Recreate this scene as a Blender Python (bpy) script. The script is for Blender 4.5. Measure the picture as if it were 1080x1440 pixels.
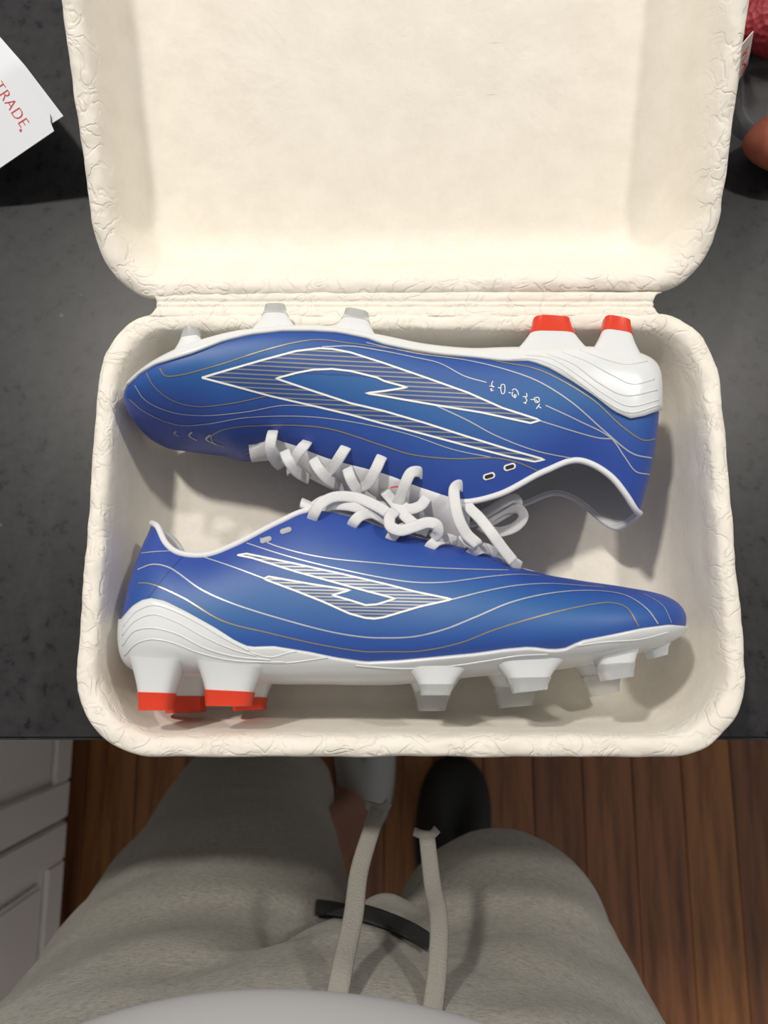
import bpy, bmesh, math, random
import numpy as np
from mathutils import Vector, Matrix, noise
from mathutils.bvhtree import BVHTree
from mathutils.geometry import tessellate_polygon

random.seed(4)
S = bpy.context.scene
COL = S.collection
for o in list(bpy.data.objects):
    bpy.data.objects.remove(o)

# ------------------------------------------------------------------ camera
FPX = 1050.0
TILT = math.atan(0.184)
RIM = 1.02                      # height of the tray rim
COUNTER = 0.95
CAM = Vector((0, 0, RIM + 0.367))
cd = bpy.data.cameras.new('camera')
cam = bpy.data.objects.new('camera', cd)
COL.objects.link(cam)
cd.sensor_fit = 'VERTICAL'
cd.sensor_height = 36.0
cd.lens = FPX / 1440 * 36.0
cd.clip_start = 0.02
cam.location = CAM
cam.rotation_euler = (TILT, 0, 0)
cd.dof.use_dof = True
cd.dof.focus_distance = 0.405
cd.dof.aperture_fstop = 9.0
S.camera = cam

# ------------------------------------------------------------------ world, lamps, exposure
w = bpy.data.worlds.new('world'); S.world = w; w.use_nodes = True
w.node_tree.nodes['Background'].inputs[0].default_value = (0.98, 0.98, 1.0, 1)
w.node_tree.nodes['Background'].inputs[1].default_value = 0.43
S.view_settings.view_transform = 'Standard'
S.view_settings.look = 'None'
S.view_settings.gamma = 1.0
S.view_settings.use_curve_mapping = False
S.view_settings.exposure = 0.0


def lamp(name, loc, power, size, colour, aim=None):
    d = bpy.data.lights.new(name, 'AREA')
    d.shape = 'DISK'; d.size = size; d.energy = power; d.color = colour
    o = bpy.data.objects.new(name, d); COL.objects.link(o)
    o.location = loc
    if aim is not None:
        o.rotation_euler = (Vector(aim) - Vector(loc)).to_track_quat('-Z', 'Y').to_euler()
    return o


lamp('ceiling_lamp_light', (-0.52, 0.72, 2.46), 17.5, 0.11, (1.0, 0.95, 0.87), (0, 0.1, 1.0))
lamp('ceiling_lamp_light', (0.85, 0.70, 2.46), 9.5, 0.11, (1.0, 0.95, 0.87), (0, 0.1, 1.0))

# ------------------------------------------------------------------ pixel <-> place helpers
CT, ST = math.cos(TILT), math.sin(TILT)


def ray(px, py):
    x = (px - 540) / FPX; y = (720 - py) / FPX
    return Vector((x, y * CT + ST, y * ST - CT)).normalized()


def unproj(px, py, z):
    d = ray(px, py)
    return CAM + d * ((z - CAM.z) / d.z)


def proj(p):
    q = p - CAM
    y = q.y * CT + q.z * ST
    zz = q.y * ST - q.z * CT
    return 540 + FPX * q.x / zz, 720 - FPX * y / zz


# ------------------------------------------------------------------ materials
def mat(name, col, rough=0.6, **kw):
    m = bpy.data.materials.new(name); m.use_nodes = True
    b = m.node_tree.nodes['Principled BSDF']
    b.inputs['Base Color'].default_value = (*col, 1)
    b.inputs['Roughness'].default_value = rough
    for k, v in kw.items():
        b.inputs[k.replace('_', ' ')].default_value = v
    return m


def nd(m, t, **kw):
    n = m.node_tree.nodes.new(t)
    for k, v in kw.items():
        if k in n.inputs:
            n.inputs[k].default_value = v
        else:
            setattr(n, k, v)
    return n


def lk(m, a, b):
    m.node_tree.links.new(a, b)


def coords(m, scale=(1, 1, 1)):
    tc = nd(m, 'ShaderNodeTexCoord'); mp = nd(m, 'ShaderNodeMapping')
    mp.inputs['Scale'].default_value = scale
    lk(m, tc.outputs['Object'], mp.inputs['Vector'])
    return mp.outputs['Vector']


def bump(m, height, strength, dist):
    b = nd(m, 'ShaderNodeBump'); b.inputs['Strength'].default_value = strength
    b.inputs['Distance'].default_value = dist
    lk(m, height, b.inputs['Height'])
    bs = m.node_tree.nodes['Principled BSDF']
    lk(m, b.outputs['Normal'], bs.inputs['Normal'])
    return b


def noise_col(m, vec, scale, stops, detail=4, rough=0.6):
    n = nd(m, 'ShaderNodeTexNoise'); n.inputs['Scale'].default_value = scale
    n.inputs['Detail'].default_value = detail; n.inputs['Roughness'].default_value = rough
    lk(m, vec, n.inputs['Vector'])
    r = nd(m, 'ShaderNodeValToRGB')
    el = r.color_ramp.elements
    while len(el) < len(stops):
        el.new(0.5)
    for e, (p, c) in zip(el, stops):
        e.position = p; e.color = (*c, 1)
    lk(m, n.outputs['Fac'], r.inputs['Fac'])
    return n, r


BS = 'Principled BSDF'
# moulded pulp
M_PULP = mat('moulded_pulp', (0.83, 0.79, 0.715), 0.88)
v = coords(M_PULP)
n1, r1 = noise_col(M_PULP, v, 60, [(0.3, (0.80, 0.752, 0.665)), (0.7, (0.86, 0.812, 0.725))])
lk(M_PULP, r1.outputs['Color'], M_PULP.node_tree.nodes[BS].inputs['Base Color'])
n2 = nd(M_PULP, 'ShaderNodeTexNoise'); n2.inputs['Scale'].default_value = 330; n2.inputs['Detail'].default_value = 3
lk(M_PULP, v, n2.inputs['Vector'])
# pressed wrinkles, strong on the rim and faint elsewhere
n3 = nd(M_PULP, 'ShaderNodeTexNoise'); n3.inputs['Scale'].default_value = 88; n3.inputs['Detail'].default_value = 2.5
n3.inputs['Distortion'].default_value = 0.7
lk(M_PULP, v, n3.inputs['Vector'])
ab = nd(M_PULP, 'ShaderNodeMath', operation='SUBTRACT'); ab.inputs[1].default_value = 0.5; lk(M_PULP, n3.outputs['Fac'], ab.inputs[0])
ab2 = nd(M_PULP, 'ShaderNodeMath', operation='ABSOLUTE'); lk(M_PULP, ab.outputs[0], ab2.inputs[0])
ab3 = nd(M_PULP, 'ShaderNodeMath', operation='MINIMUM'); ab3.inputs[1].default_value = 0.06; lk(M_PULP, ab2.outputs[0], ab3.inputs[0])
rimA = nd(M_PULP, 'ShaderNodeAttribute', attribute_name='rim')
mk = nd(M_PULP, 'ShaderNodeMath', operation='MULTIPLY_ADD'); mk.inputs[1].default_value = 8.5; mk.inputs[2].default_value = 0.6
lk(M_PULP, rimA.outputs['Fac'], mk.inputs[0])
mk2 = nd(M_PULP, 'ShaderNodeMath', operation='MULTIPLY'); lk(M_PULP, mk.outputs[0], mk2.inputs[0]); lk(M_PULP, ab3.outputs[0], mk2.inputs[1])
mk3 = nd(M_PULP, 'ShaderNodeMath', operation='MULTIPLY_ADD'); mk3.inputs[1].default_value = 0.35; lk(M_PULP, n2.outputs['Fac'], mk3.inputs[0]); lk(M_PULP, mk2.outputs[0], mk3.inputs[2])
bump(M_PULP, mk3.outputs[0], 0.8, 0.0008)

# quartz worktop
M_QUARTZ = mat('black_quartz', (0.012, 0.012, 0.013), 0.38, IOR=1.35)
v = coords(M_QUARTZ)
nA, rA = noise_col(M_QUARTZ, v, 130, [(0.30, (0.006, 0.006, 0.007)), (0.42, (0.021, 0.021, 0.023)), (0.7, (0.030, 0.030, 0.032))], 3)
vo = nd(M_QUARTZ, 'ShaderNodeTexVoronoi'); vo.inputs['Scale'].default_value = 38; vo.inputs['Randomness'].default_value = 1
lk(M_QUARTZ, v, vo.inputs['Vector'])
rr = nd(M_QUARTZ, 'ShaderNodeValToRGB')
rr.color_ramp.elements[0].position = 0.035; rr.color_ramp.elements[0].color = (1, 1, 1, 1)
rr.color_ramp.elements[1].position = 0.06; rr.color_ramp.elements[1].color = (0, 0, 0, 1)
lk(M_QUARTZ, vo.outputs['Distance'], rr.inputs['Fac'])
mx = nd(M_QUARTZ, 'ShaderNodeMix'); mx.data_type = 'RGBA'
mx.inputs[7].default_value = (0.09, 0.09, 0.09, 1)
lk(M_QUARTZ, rr.outputs['Color'], mx.inputs[0]); lk(M_QUARTZ, rA.outputs['Color'], mx.inputs[6])
lk(M_QUARTZ, mx.outputs[2], M_QUARTZ.node_tree.nodes[BS].inputs['Base Color'])

# floor boards, three tones
def wood(name, dark, light):
    m = mat(name, light, 0.42)
    v = coords(m, (26, 1.6, 26))
    n, r = noise_col(m, v, 1.6, [(0.32, dark), (0.52, light), (0.72, tuple(c * 1.35 for c in light))], 6, 0.62)
    lk(m, r.outputs['Color'], m.node_tree.nodes[BS].inputs['Base Color'])
    return m


M_WOOD = [wood('red_brown_board', (0.09, 0.030, 0.011), (0.26, 0.100, 0.038)),
          wood('amber_board', (0.11, 0.038, 0.010), (0.31, 0.125, 0.038)),
          wood('dark_board', (0.065, 0.024, 0.009), (0.20, 0.076, 0.028))]
M_SUB = mat('subfloor_dark', (0.02, 0.012, 0.008), 0.9)
M_CAB = mat('white_cabinet_paint', (0.82, 0.81, 0.78), 0.45)
M_DARKGAP = mat('toe_kick_dark', (0.03, 0.03, 0.03), 0.8)
M_CHROME = mat('brushed_handle', (0.6, 0.6, 0.6), 0.3, Metallic=1.0)
M_CEIL = mat('ceiling_paint', (0.85, 0.84, 0.82), 0.9)

# shoe materials
M_BLUE = mat('pearl_blue_upper', (0.018, 0.077, 0.315), 0.48)
b = M_BLUE.node_tree.nodes[BS]
b.inputs['Sheen Weight'].default_value = 0.15
b.inputs['Sheen Tint'].default_value = (0.35, 0.3, 1.0, 1)
b.inputs['Sheen Roughness'].default_value = 0.4
# view-dependent pearl sheen painted into the base colour: violet blue edges, teal blue side
fa = nd(M_BLUE, 'ShaderNodeAttribute', attribute_name='flank_sheen')
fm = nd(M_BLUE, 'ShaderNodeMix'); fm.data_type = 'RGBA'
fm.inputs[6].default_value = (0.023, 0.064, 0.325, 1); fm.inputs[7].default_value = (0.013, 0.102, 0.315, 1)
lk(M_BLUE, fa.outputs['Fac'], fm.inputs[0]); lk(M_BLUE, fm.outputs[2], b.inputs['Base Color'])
v = coords(M_BLUE)
nf = nd(M_BLUE, 'ShaderNodeTexNoise'); nf.inputs['Scale'].default_value = 2500
lk(M_BLUE, v, nf.inputs['Vector']); bump(M_BLUE, nf.outputs['Fac'], 0.12, 0.0002)
M_LINING = mat('white_lining', (0.74, 0.74, 0.755), 0.85)
M_PLATE = mat('white_sole_plate', (0.71, 0.73, 0.74), 0.25)
M_PLATE.node_tree.nodes[BS].inputs['Subsurface Weight'].default_value = 0.0
M_CLEAR = mat('frosted_clear_plastic', (0.90, 0.92, 0.93), 0.22, IOR=1.3)
M_CLEAR.node_tree.nodes[BS].inputs['Transmission Weight'].default_value = 0.72
M_RED = mat('red_stud_plastic', (0.90, 0.075, 0.035), 0.25, IOR=1.35)
M_RED.node_tree.nodes[BS].inputs['Transmission Weight'].default_value = 0.3
M_SILVER = mat('silver_print', (0.46, 0.48, 0.54), 0.4, Metallic=0.3)
M_WHITEPRINT = mat('white_print', (0.85, 0.85, 0.82), 0.45)
M_GOLD = mat('gold_print', (0.34, 0.30, 0.22), 0.35, Metallic=0.5)
M_HATCH = mat('olive_gold_print', (0.29, 0.31, 0.27), 0.4, Metallic=0.3)
M_DARKFILL = mat('emblem_ground_print', (0.025, 0.07, 0.27), 0.42)
M_DARKSLOT = mat('slot_dark', (0.02, 0.02, 0.025), 0.8)
M_REDPRINT = mat('red_print', (0.62, 0.04, 0.05), 0.6)
M_GREYSLOT = mat('slot_grey', (0.42, 0.42, 0.43), 0.6)
M_LACE = mat('white_lace', (0.68, 0.68, 0.69), 0.8)
v = coords(M_LACE)
wv = nd(M_LACE, 'ShaderNodeTexVoronoi'); wv.inputs['Scale'].default_value = 900
lk(M_LACE, v, wv.inputs['Vector']); bump(M_LACE, wv.outputs['Distance'], 0.3, 0.0003)

# clothing
M_SWEAT = mat('heather_grey_fleece', (0.36, 0.345, 0.31), 0.95)
v = coords(M_SWEAT, (1, 1, 3.5))
ns, rs = noise_col(M_SWEAT, v, 210, [(0.33, (0.26, 0.25, 0.22)), (0.5, (0.38, 0.366, 0.325)), (0.68, (0.48, 0.46, 0.415))], 4, 0.75)
lk(M_SWEAT, rs.outputs['Color'], M_SWEAT.node_tree.nodes[BS].inputs['Base Color'])
nk = nd(M_SWEAT, 'ShaderNodeTexNoise'); nk.inputs['Scale'].default_value = 700
lk(M_SWEAT, v, nk.inputs['Vector']); bump(M_SWEAT, nk.outputs['Fac'], 0.5, 0.001)
M_CORD = mat('grey_drawcord', (0.29, 0.275, 0.245), 0.95)
v = coords(M_CORD)
nk = nd(M_CORD, 'ShaderNodeTexNoise'); nk.inputs['Scale'].default_value = 900
lk(M_CORD, v, nk.inputs['Vector']); bump(M_CORD, nk.outputs['Fac'], 0.6, 0.001)
M_SHIRT = mat('white_shirt_cotton', (0.46, 0.46, 0.47), 0.9)
M_BLACK = mat('black_fabric', (0.012, 0.012, 0.012), 0.75)
M_SLIPPER = mat('grey_slipper_felt', (0.42, 0.43, 0.42), 0.9)
M_SKIN = mat('skin', (0.36, 0.19, 0.13), 0.55)

# clutter
M_PAPER = mat('white_paper', (0.80, 0.82, 0.86), 0.75)
M_BERRY = mat('strawberry_skin', (0.30, 0.022, 0.03), 0.55)
v = coords(M_BERRY)
vb = nd(M_BERRY, 'ShaderNodeTexVoronoi'); vb.inputs['Scale'].default_value = 240
lk(M_BERRY, v, vb.inputs['Vector']); bump(M_BERRY, vb.outputs['Distance'], 0.7, 0.002)
M_LEAF = mat('berry_leaf', (0.06, 0.16, 0.03), 0.6)
M_TUBER = mat('orange_tuber_skin', (0.46, 0.13, 0.075), 0.6)
v = coords(M_TUBER)
nt, rt = noise_col(M_TUBER, v, 45, [(0.3, (0.40, 0.10, 0.06)), (0.7, (0.52, 0.16, 0.09))])
lk(M_TUBER, rt.outputs['Color'], M_TUBER.node_tree.nodes[BS].inputs['Base Color'])
M_FILM = mat('clear_plastic', (0.95, 0.95, 0.95), 0.08, IOR=1.2)
M_FILM.node_tree.nodes[BS].inputs['Transmission Weight'].default_value = 0.97
M_CARD = mat('pinkish_label_card', (0.72, 0.60, 0.57), 0.7)
M_LAMP = mat('lamp_glow', (1, 1, 1), 0.5)
M_LAMP.node_tree.nodes[BS].inputs['Emission Color'].default_value = (1, 0.93, 0.83, 1)
M_LAMP.node_tree.nodes[BS].inputs['Emission Strength'].default_value = 6


# ------------------------------------------------------------------ object helpers
def link(name, me, mats=(), parent=None, smooth=True):
    o = bpy.data.objects.new(name, me); COL.objects.link(o)
    if not isinstance(mats, (list, tuple)):
        mats = [mats]
    for m in mats:
        me.materials.append(m)
    if smooth:
        for p in me.polygons:
            p.use_smooth = True
    if parent is not None:
        o.parent = parent
    return o


def mesh_from(name, verts, faces):
    me = bpy.data.meshes.new(name)
    me.from_pydata([tuple(v) for v in verts], [], faces)
    me.validate(); me.update()
    return me


def add(name, verts, faces, m, parent=None, org=None, smooth=True):
    if org is not None:
        verts = [Vector(v) - org for v in verts]
    return link(name, mesh_from(name, verts, faces), m, parent, smooth)


def thing(name, label, cat, loc, group=None):
    o = bpy.data.objects.new(name, None); COL.objects.link(o)
    o.location = loc; o.empty_display_size = 0.02
    o['label'] = label; o['category'] = cat
    if group:
        o['group'] = group
    return o


def tag(o, label, cat, group=None):
    o['label'] = label; o['category'] = cat
    if group:
        o['group'] = group
    return o


def box(x0, x1, y0, y1, z0, z1, bev=0.0, seg=2):
    bm = bmesh.new()
    bmesh.ops.create_cube(bm, size=1)
    for v in bm.verts:
        v.co = Vector(((x0 + x1) / 2 + v.co.x * (x1 - x0), (y0 + y1) / 2 + v.co.y * (y1 - y0), (z0 + z1) / 2 + v.co.z * (z1 - z0)))
    if bev:
        bmesh.ops.bevel(bm, geom=bm.edges[:], offset=bev, segments=seg, affect='EDGES')
    me = bpy.data.meshes.new('box'); bm.to_mesh(me); bm.free()
    return me


def fix_normals(me, doubles=1e-5):
    bm = bmesh.new(); bm.from_mesh(me)
    if doubles:
        bmesh.ops.remove_doubles(bm, verts=bm.verts, dist=doubles)
    bmesh.ops.recalc_face_normals(bm, faces=bm.faces)
    bm.to_mesh(me); bm.free(); me.update()
    return me


def catmull(pts, step):
    """dense smooth polyline through pts (any dimension)"""
    P = [np.array(p, float) for p in pts]
    if len(P) == 2:
        n = max(2, int(np.linalg.norm(P[1] - P[0]) / step) + 1)
        return [[float(a) for a in P[0] + (P[1] - P[0]) * t] for t in np.linspace(0, 1, n)]
    P = [2 * P[0] - P[1]] + P + [2 * P[-1] - P[-2]]
    out = []
    for i in range(1, len(P) - 2):
        p0, p1, p2, p3 = P[i - 1:i + 3]
        n = max(2, int(np.linalg.norm(p2 - p1) / step) + 1)
        d0 = max(np.linalg.norm(p1 - p0), 1e-9) ** .5; d1 = max(np.linalg.norm(p2 - p1), 1e-9) ** .5; d2 = max(np.linalg.norm(p3 - p2), 1e-9) ** .5
        m1 = (p1 - p0) / d0 - (p2 - p0) / (d0 + d1) + (p2 - p1) / d1
        m2 = (p2 - p1) / d1 - (p3 - p1) / (d1 + d2) + (p3 - p2) / d2
        m1 = m1 * d1; m2 = m2 * d1
        for t in np.linspace(0, 1, n, endpoint=False):
            t2, t3 = t * t, t * t * t
            out.append((2 * t3 - 3 * t2 + 1) * p1 + (t3 - 2 * t2 + t) * m1 + (-2 * t3 + 3 * t2) * p2 + (t3 - t2) * m2)
    out.append(P[-2])
    return [[float(a) for a in q] for q in out]


def sinterp(x, xs, ys):
    """smooth (pchip-like) interpolation"""
    xs = np.asarray(xs, float); ys = np.asarray(ys, float)
    h = np.diff(xs); d = np.diff(ys) / h
    m = np.zeros_like(ys); m[0] = d[0]; m[-1] = d[-1]
    for i in range(1, len(xs) - 1):
        m[i] = (d[i - 1] * h[i] + d[i] * h[i - 1]) / (h[i] + h[i - 1])
        lim = 3 * min(abs(d[i - 1]), abs(d[i]))
        if d[i - 1] * d[i] > 0 and abs(m[i]) > lim:
            m[i] = math.copysign(lim, m[i])
    i = int(np.clip(np.searchsorted(xs, x) - 1, 0, len(xs) - 2))
    t = (x - xs[i]) / h[i]
    t = min(max(t, 0), 1); t2, t3 = t * t, t ** 3
    return (2 * t3 - 3 * t2 + 1) * ys[i] + (t3 - 2 * t2 + t) * h[i] * m[i] + (-2 * t3 + 3 * t2) * ys[i + 1] + (t3 - t2) * h[i] * m[i + 1]


def strap(pts, width, thick, up=Vector((0, 0, 1)), step=0.0015, rounded=True, twist=None):
    """flat band swept along a smooth 3D path: (verts, faces)"""
    C = [Vector(p) for p in catmull(pts, step)]
    n = len(C); V = []; F = []
    prof = [(-.5, 0), (-.42, .4), (-.2, .5), (.2, .5), (.42, .4), (.5, 0), (.42, -.4), (.2, -.5), (-.2, -.5), (-.42, -.4)]
    k = len(prof)
    last = None
    for i, c in enumerate(C):
        t = (C[min(i + 1, n - 1)] - C[max(i - 1, 0)]).normalized()
        u = up if twist is None else twist(i / (n - 1))
        s = t.cross(u)
        if s.length < .25 and last is not None:
            s = last - t * last.dot(t)
        if last is not None and s.dot(last) < 0:
            s = -s
        if last is not None:
            s = s.normalized() * .5 + last * .5
            s = s - t * s.dot(t)
        s.normalize(); last = s
        nn = s.cross(t)
        for a, bb in prof:
            V.append(c + s * a * width + nn * bb * thick)
    for i in range(n - 1):
        for j in range(k):
            F.append((i * k + j, i * k + (j + 1) % k, (i + 1) * k + (j + 1) % k, (i + 1) * k + j))
    F.append(tuple(range(k))); F.append(tuple((n - 1) * k + j for j in reversed(range(k))))
    return V, F


def tube(pts, r, k=8, step=0.002):
    C = [Vector(p) for p in catmull(pts, step)]
    n = len(C); V = []; F = []
    last = Vector((0.3, 0.2, 1))
    for i, c in enumerate(C):
        t = (C[min(i + 1, n - 1)] - C[max(i - 1, 0)]).normalized()
        a = (last - t * last.dot(t)).normalized(); last = a
        bb = t.cross(a)
        for j in range(k):
            th = 2 * math.pi * j / k
            V.append(c + a * math.cos(th) * r + bb * math.sin(th) * r)
    for i in range(n - 1):
        for j in range(k):
            F.append((i * k + j, i * k + (j + 1) % k, (i + 1) * k + (j + 1) % k, (i + 1) * k + j))
    F.append(tuple(reversed(range(k)))); F.append(tuple((n - 1) * k + j for j in range(k)))
    return V, F


def ribbon(bvh, pts, wpx, off=0.00025, step=3.0, smooth=True, capsule=0.0):
    """print line: smooth line laid on a surface, flat strip following its normals"""
    C = catmull(pts, step) if smooth else pts
    H = []
    for c in C:
        hit, nrm, _, _ = bvh.ray_cast(CAM, ray(c[0], c[1]))
        if hit is None:
            H.append(None); continue
        if nrm.dot(hit - CAM) > 0:
            nrm = -nrm
        H.append((hit, nrm))
    V = []; F = []
    runs = []; cur = []
    for h in H + [None]:
        if h is None or (cur and (h[0] - cur[-1][0]).length > 0.012):
            if len(cur) > 1:
                runs.append(cur)
            cur = [h] if h is not None else []
        else:
            cur.append(h)
    for R in runs:
        n = len(R); b0 = len(V)
        for i, (p, nr) in enumerate(R):
            t = (R[min(i + 1, n - 1)][0] - R[max(i - 1, 0)][0]).normalized()
            s = nr.cross(t).normalized()
            hw = wpx * 0.5 * (CAM - p).length / FPX
            if capsule:
                q_ = max(0, abs(2 * i / (n - 1) - 1) - 1 + capsule) / capsule
                hw *= math.sqrt(max(0.02, 1 - q_ * q_))
            V.append(p + s * hw + nr * off); V.append(p - s * hw + nr * off)
        for i in range(n - 1):
            a = b0 + 2 * i
            F.append((a, a + 1, a + 3, a + 2))
    return V, F


# ------------------------------------------------------------------ the setting
FLOORZ = 0.0
YEDGE = unproj(540, 1041, COUNTER).y
fl = link('floor', box(-2.2, 2.2, -2.2, 0.05, -0.03, -0.006), M_SUB, smooth=False)
fl['kind'] = 'structure'
fl['label'] = 'red-brown wooden plank floor'
PW = 0.088
plank_me = {}
i = 0
x = -2.2
while x < 2.2:
    y = -2.2 - random.random() * 0.3
    while y < 0.05:
        L = 2.6
        y0 = max(y, -2.2); y1 = min(y + L, 0.05)
        if y1 - y0 > 0.02:
            key = round(y1 - y0, 2)
            m = M_WOOD[random.choice([0, 0, 1, 2])]
            me = box(-PW / 2 + 0.0006, PW / 2 - 0.0006, -(y1 - y0) / 2 + 0.0006, (y1 - y0) / 2 - 0.0006, -0.006, 0.0, 0.0008, 1)
            o = link('plank', me, m, fl, smooth=False)
            o.location = (x + PW / 2, (y0 + y1) / 2, random.uniform(-0.0003, 0))
        y += L
    x += PW

ce = link('ceiling', box(-2.2, 2.2, -2.2, 2.2, 2.5, 2.53), M_CEIL, smooth=False)
ce['kind'] = 'structure'


def downlight(x, y, where):
    t = thing('ceiling_lamp', where, 'lamp', (x, y, 2.5), 'ceiling downlights')
    V = []; F = []; k = 32
    prof = [(0.085, 0.0), (0.085, -0.006), (0.066, -0.010), (0.062, -0.004), (0.062, 0.0)]
    for j in range(k):
        a = 2 * math.pi * j / k
        for r, z in prof:
            V.append((r * math.cos(a), r * math.sin(a), z))
    n = len(prof)
    for j in range(k):
        for q in range(n - 1):
            F.append((j * n + q, j * n + q + 1, ((j + 1) % k) * n + q + 1, ((j + 1) % k) * n + q))
    add('trim_ring', V, F, M_CEIL, t)
    V = [(0.062 * math.cos(2 * math.pi * j / k), 0.062 * math.sin(2 * math.pi * j / k), -0.003) for j in range(k)]
    add('diffuser', V, [tuple(reversed(range(k)))], M_LAMP, t, smooth=False)


downlight(-0.52, 0.72, 'round white downlight in the ceiling above the left of the box')
downlight(0.85, 0.70, 'round white downlight in the ceiling above the right of the box')

# worktop the box stands on
wt = link('countertop', box(-1.6, 1.6, YEDGE, 0.75, COUNTER - 0.03, COUNTER, 0.002, 2), M_QUARTZ, smooth=False)
tag(wt, 'black speckled stone worktop under the open shoe box', 'countertop')


def cab_door(parent, org, u, n, wdt, h, handle=True):
    """raised-panel door; org lower corner, u = along the width, n = outward normal"""
    zz = Vector((0, 0, 1)); u = Vector(u); n = Vector(n)

    def bx(a0, a1, c0, c1, d0, d1, bev):
        me = box(a0, a1, c0, c1, d0, d1, bev, 2)
        for v in me.vertices:
            q = v.co.copy()
            v.co = Vector(org) + u * q.x + zz * q.y + n * q.z
        fix_normals(me, 0)
        return me
    door = link('door', bx(0, wdt, 0, h, 0, 0.012, 0.001), M_CAB, parent, smooth=False)
    f = 0.058
    for (a0, a1, c0, c1) in ((0, f, 0, h), (wdt - f, wdt, 0, h), (f, wdt - f, 0, f), (f, wdt - f, h - f, h)):
        link('frame_rail', bx(a0, a1, c0, c1, 0.011, 0.021, 0.003), M_CAB, door, smooth=False)
    link('raised_panel', bx(f + 0.016, wdt - f - 0.016, f + 0.016, h - f - 0.016, 0.011, 0.019, 0.006), M_CAB, door, smooth=False)
    return door


cb = thing('base_cabinet', 'white base cabinet hidden below the black worktop', 'cabinet', (0, 0, 0))
link('body', box(-0.48, 1.6, YEDGE + 0.05, 0.7, 0.10, COUNTER - 0.03), M_CAB, cb, smooth=False)
link('toe_kick', box(-0.48, 1.6, YEDGE + 0.11, 0.7, 0.0, 0.10), M_DARKGAP, cb, smooth=False)
for k in range(4):
    cab_door(cb, (-0.46 + k * 0.45, YEDGE + 0.05, 0.115), (1, 0, 0), (0, -1, 0), 0.442, 0.75)

XF = -0.53
cb2 = thing('base_cabinet', 'white base cabinet with raised panel doors at the lower left', 'cabinet', (XF - 0.3, -0.6, 0))
ORG = Vector(cb2.location)
for nm, a in (('body', (XF - 0.6, XF, -1.55, YEDGE + 0.02, 0.10, COUNTER - 0.03)), ('toe_kick', (XF - 0.6, XF - 0.06, -1.55, YEDGE + 0.02, 0, 0.10))):
    me = box(*a)
    for v in me.vertices:
        v.co -= ORG
    link(nm, me, M_CAB if nm == 'body' else M_DARKGAP, cb2, smooth=False)
for k in range(3):
    y1 = YEDGE + 0.155 - k * 0.375
    cab_door(cb2, Vector((XF, y1 - 0.37, 0.115)) - ORG, (0, 1, 0), (1, 0, 0), 0.37, 0.755)
wt2 = link('countertop', box(XF - 0.62, XF + 0.03, -1.55, YEDGE - 0.001, COUNTER - 0.03, COUNTER, 0.002, 2), M_QUARTZ, smooth=False)
tag(wt2, 'black stone worktop on the white cabinet left of the person', 'countertop')


# ------------------------------------------------------------------ moulded pulp shoe box
BX0, BX1 = 0.0131 - 0.1622, 0.0131 + 0.1622
BY0 = unproj(577, 1066, RIM).y
BY1 = unproj(577, 437, RIM).y
CX = (BX0 + BX1) / 2


def rrect(x0, x1, y0, y1, r, hinge=1, hk=0.74, n_c=20, n_l=70, n_s=50):
    """rounded rectangle, fixed sample count, counter-clockwise from lower left straight"""
    P = []
    def seg(a, b, n):
        for t in range(n):
            P.append((a[0] + (b[0] - a[0]) * t / n, a[1] + (b[1] - a[1]) * t / n))
    def arc(c, a0, n, rx):
        for t in range(n):
            a = a0 + (math.pi / 2) * t / n
            P.append((c[0] + rx * math.cos(a), c[1] + r * math.sin(a)))
    # the two corners on the hinge side are tighter along the hinge
    ra = r * (hk if hinge == 0 else 1); rb = r * (hk if hinge == 1 else 1)
    seg((x0 + ra, y0), (x1 - ra, y0), n_l); arc((x1 - ra, y0 + r), -math.pi / 2, n_c, ra)
    seg((x1, y0 + r), (x1, y1 - r), n_s); arc((x1 - rb, y1 - r), 0, n_c, rb)
    seg((x1 - rb, y1), (x0 + rb, y1), n_l); arc((x0 + rb, y1 - r), math.pi / 2, n_c, rb)
    seg((x0, y1 - r), (x0, y0 + r), n_s); arc((x0 + ra, y0 + r), math.pi, n_c, ra)
    return P


def pulp_shell(x0, x1, y0, y1, R, prof, floor_rings, seed, hinge):
    """prof: list of (inset, z, lump amplitude). Shell from the outer foot over the rim to the inner floor"""
    V = []; F = []
    N = None
    rings = list(prof)
    iin, zin, _ = prof[-1]
    mn = min(x1 - x0, y1 - y0) / 2
    for t in range(1, floor_rings + 1):
        f = t / floor_rings
        rings.append((iin + (mn - 0.012 - iin) * f, zin, 0.00025))
    for (ins, z, amp) in rings:
        r = max(R - ins * 0.55, 0.004)
        r = min(r, (y1 - y0) / 2 - ins - 0.0005, (x1 - x0) / 2 - ins - 0.0005)
        P = rrect(x0 + ins, x1 - ins, y0 + ins, y1 - ins, max(r, 0.001), hinge)
        N = len(P)
        for (px, py) in P:
            q = Vector((px * 1.0, py * 1.0, z + seed))
            a = noise.fractal(q * 95, 0.8, 2.1, 4)
            b2 = noise.noise(q * 18)
            wr = noise.ridged_multi_fractal(q * 140, 1.0, 2.0, 3, 1.0, 2.0) - 1.0
            dz = amp * (0.8 * a + 0.6 * b2 + 0.55 * wr)
            dn = amp * 0.8 * noise.noise(q * 70 + Vector((5, 3, 1)))
            dx, dy = (px - (x0 + x1) / 2), (py - (y0 + y1) / 2)
            ln = math.hypot(dx, dy) + 1e-6
            V.append((px + dx / ln * dn, py + dy / ln * dn, z + dz))
    for k in range(len(rings) - 1):
        for j in range(N):
            a, b2 = k * N + j, k * N + (j + 1) % N
            F.append((a, b2, b2 + N, a + N))
    F.append(tuple((len(rings) - 1) * N + j for j in range(N)))
    F.append(tuple(reversed(range(N))))
    return V, F


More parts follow.
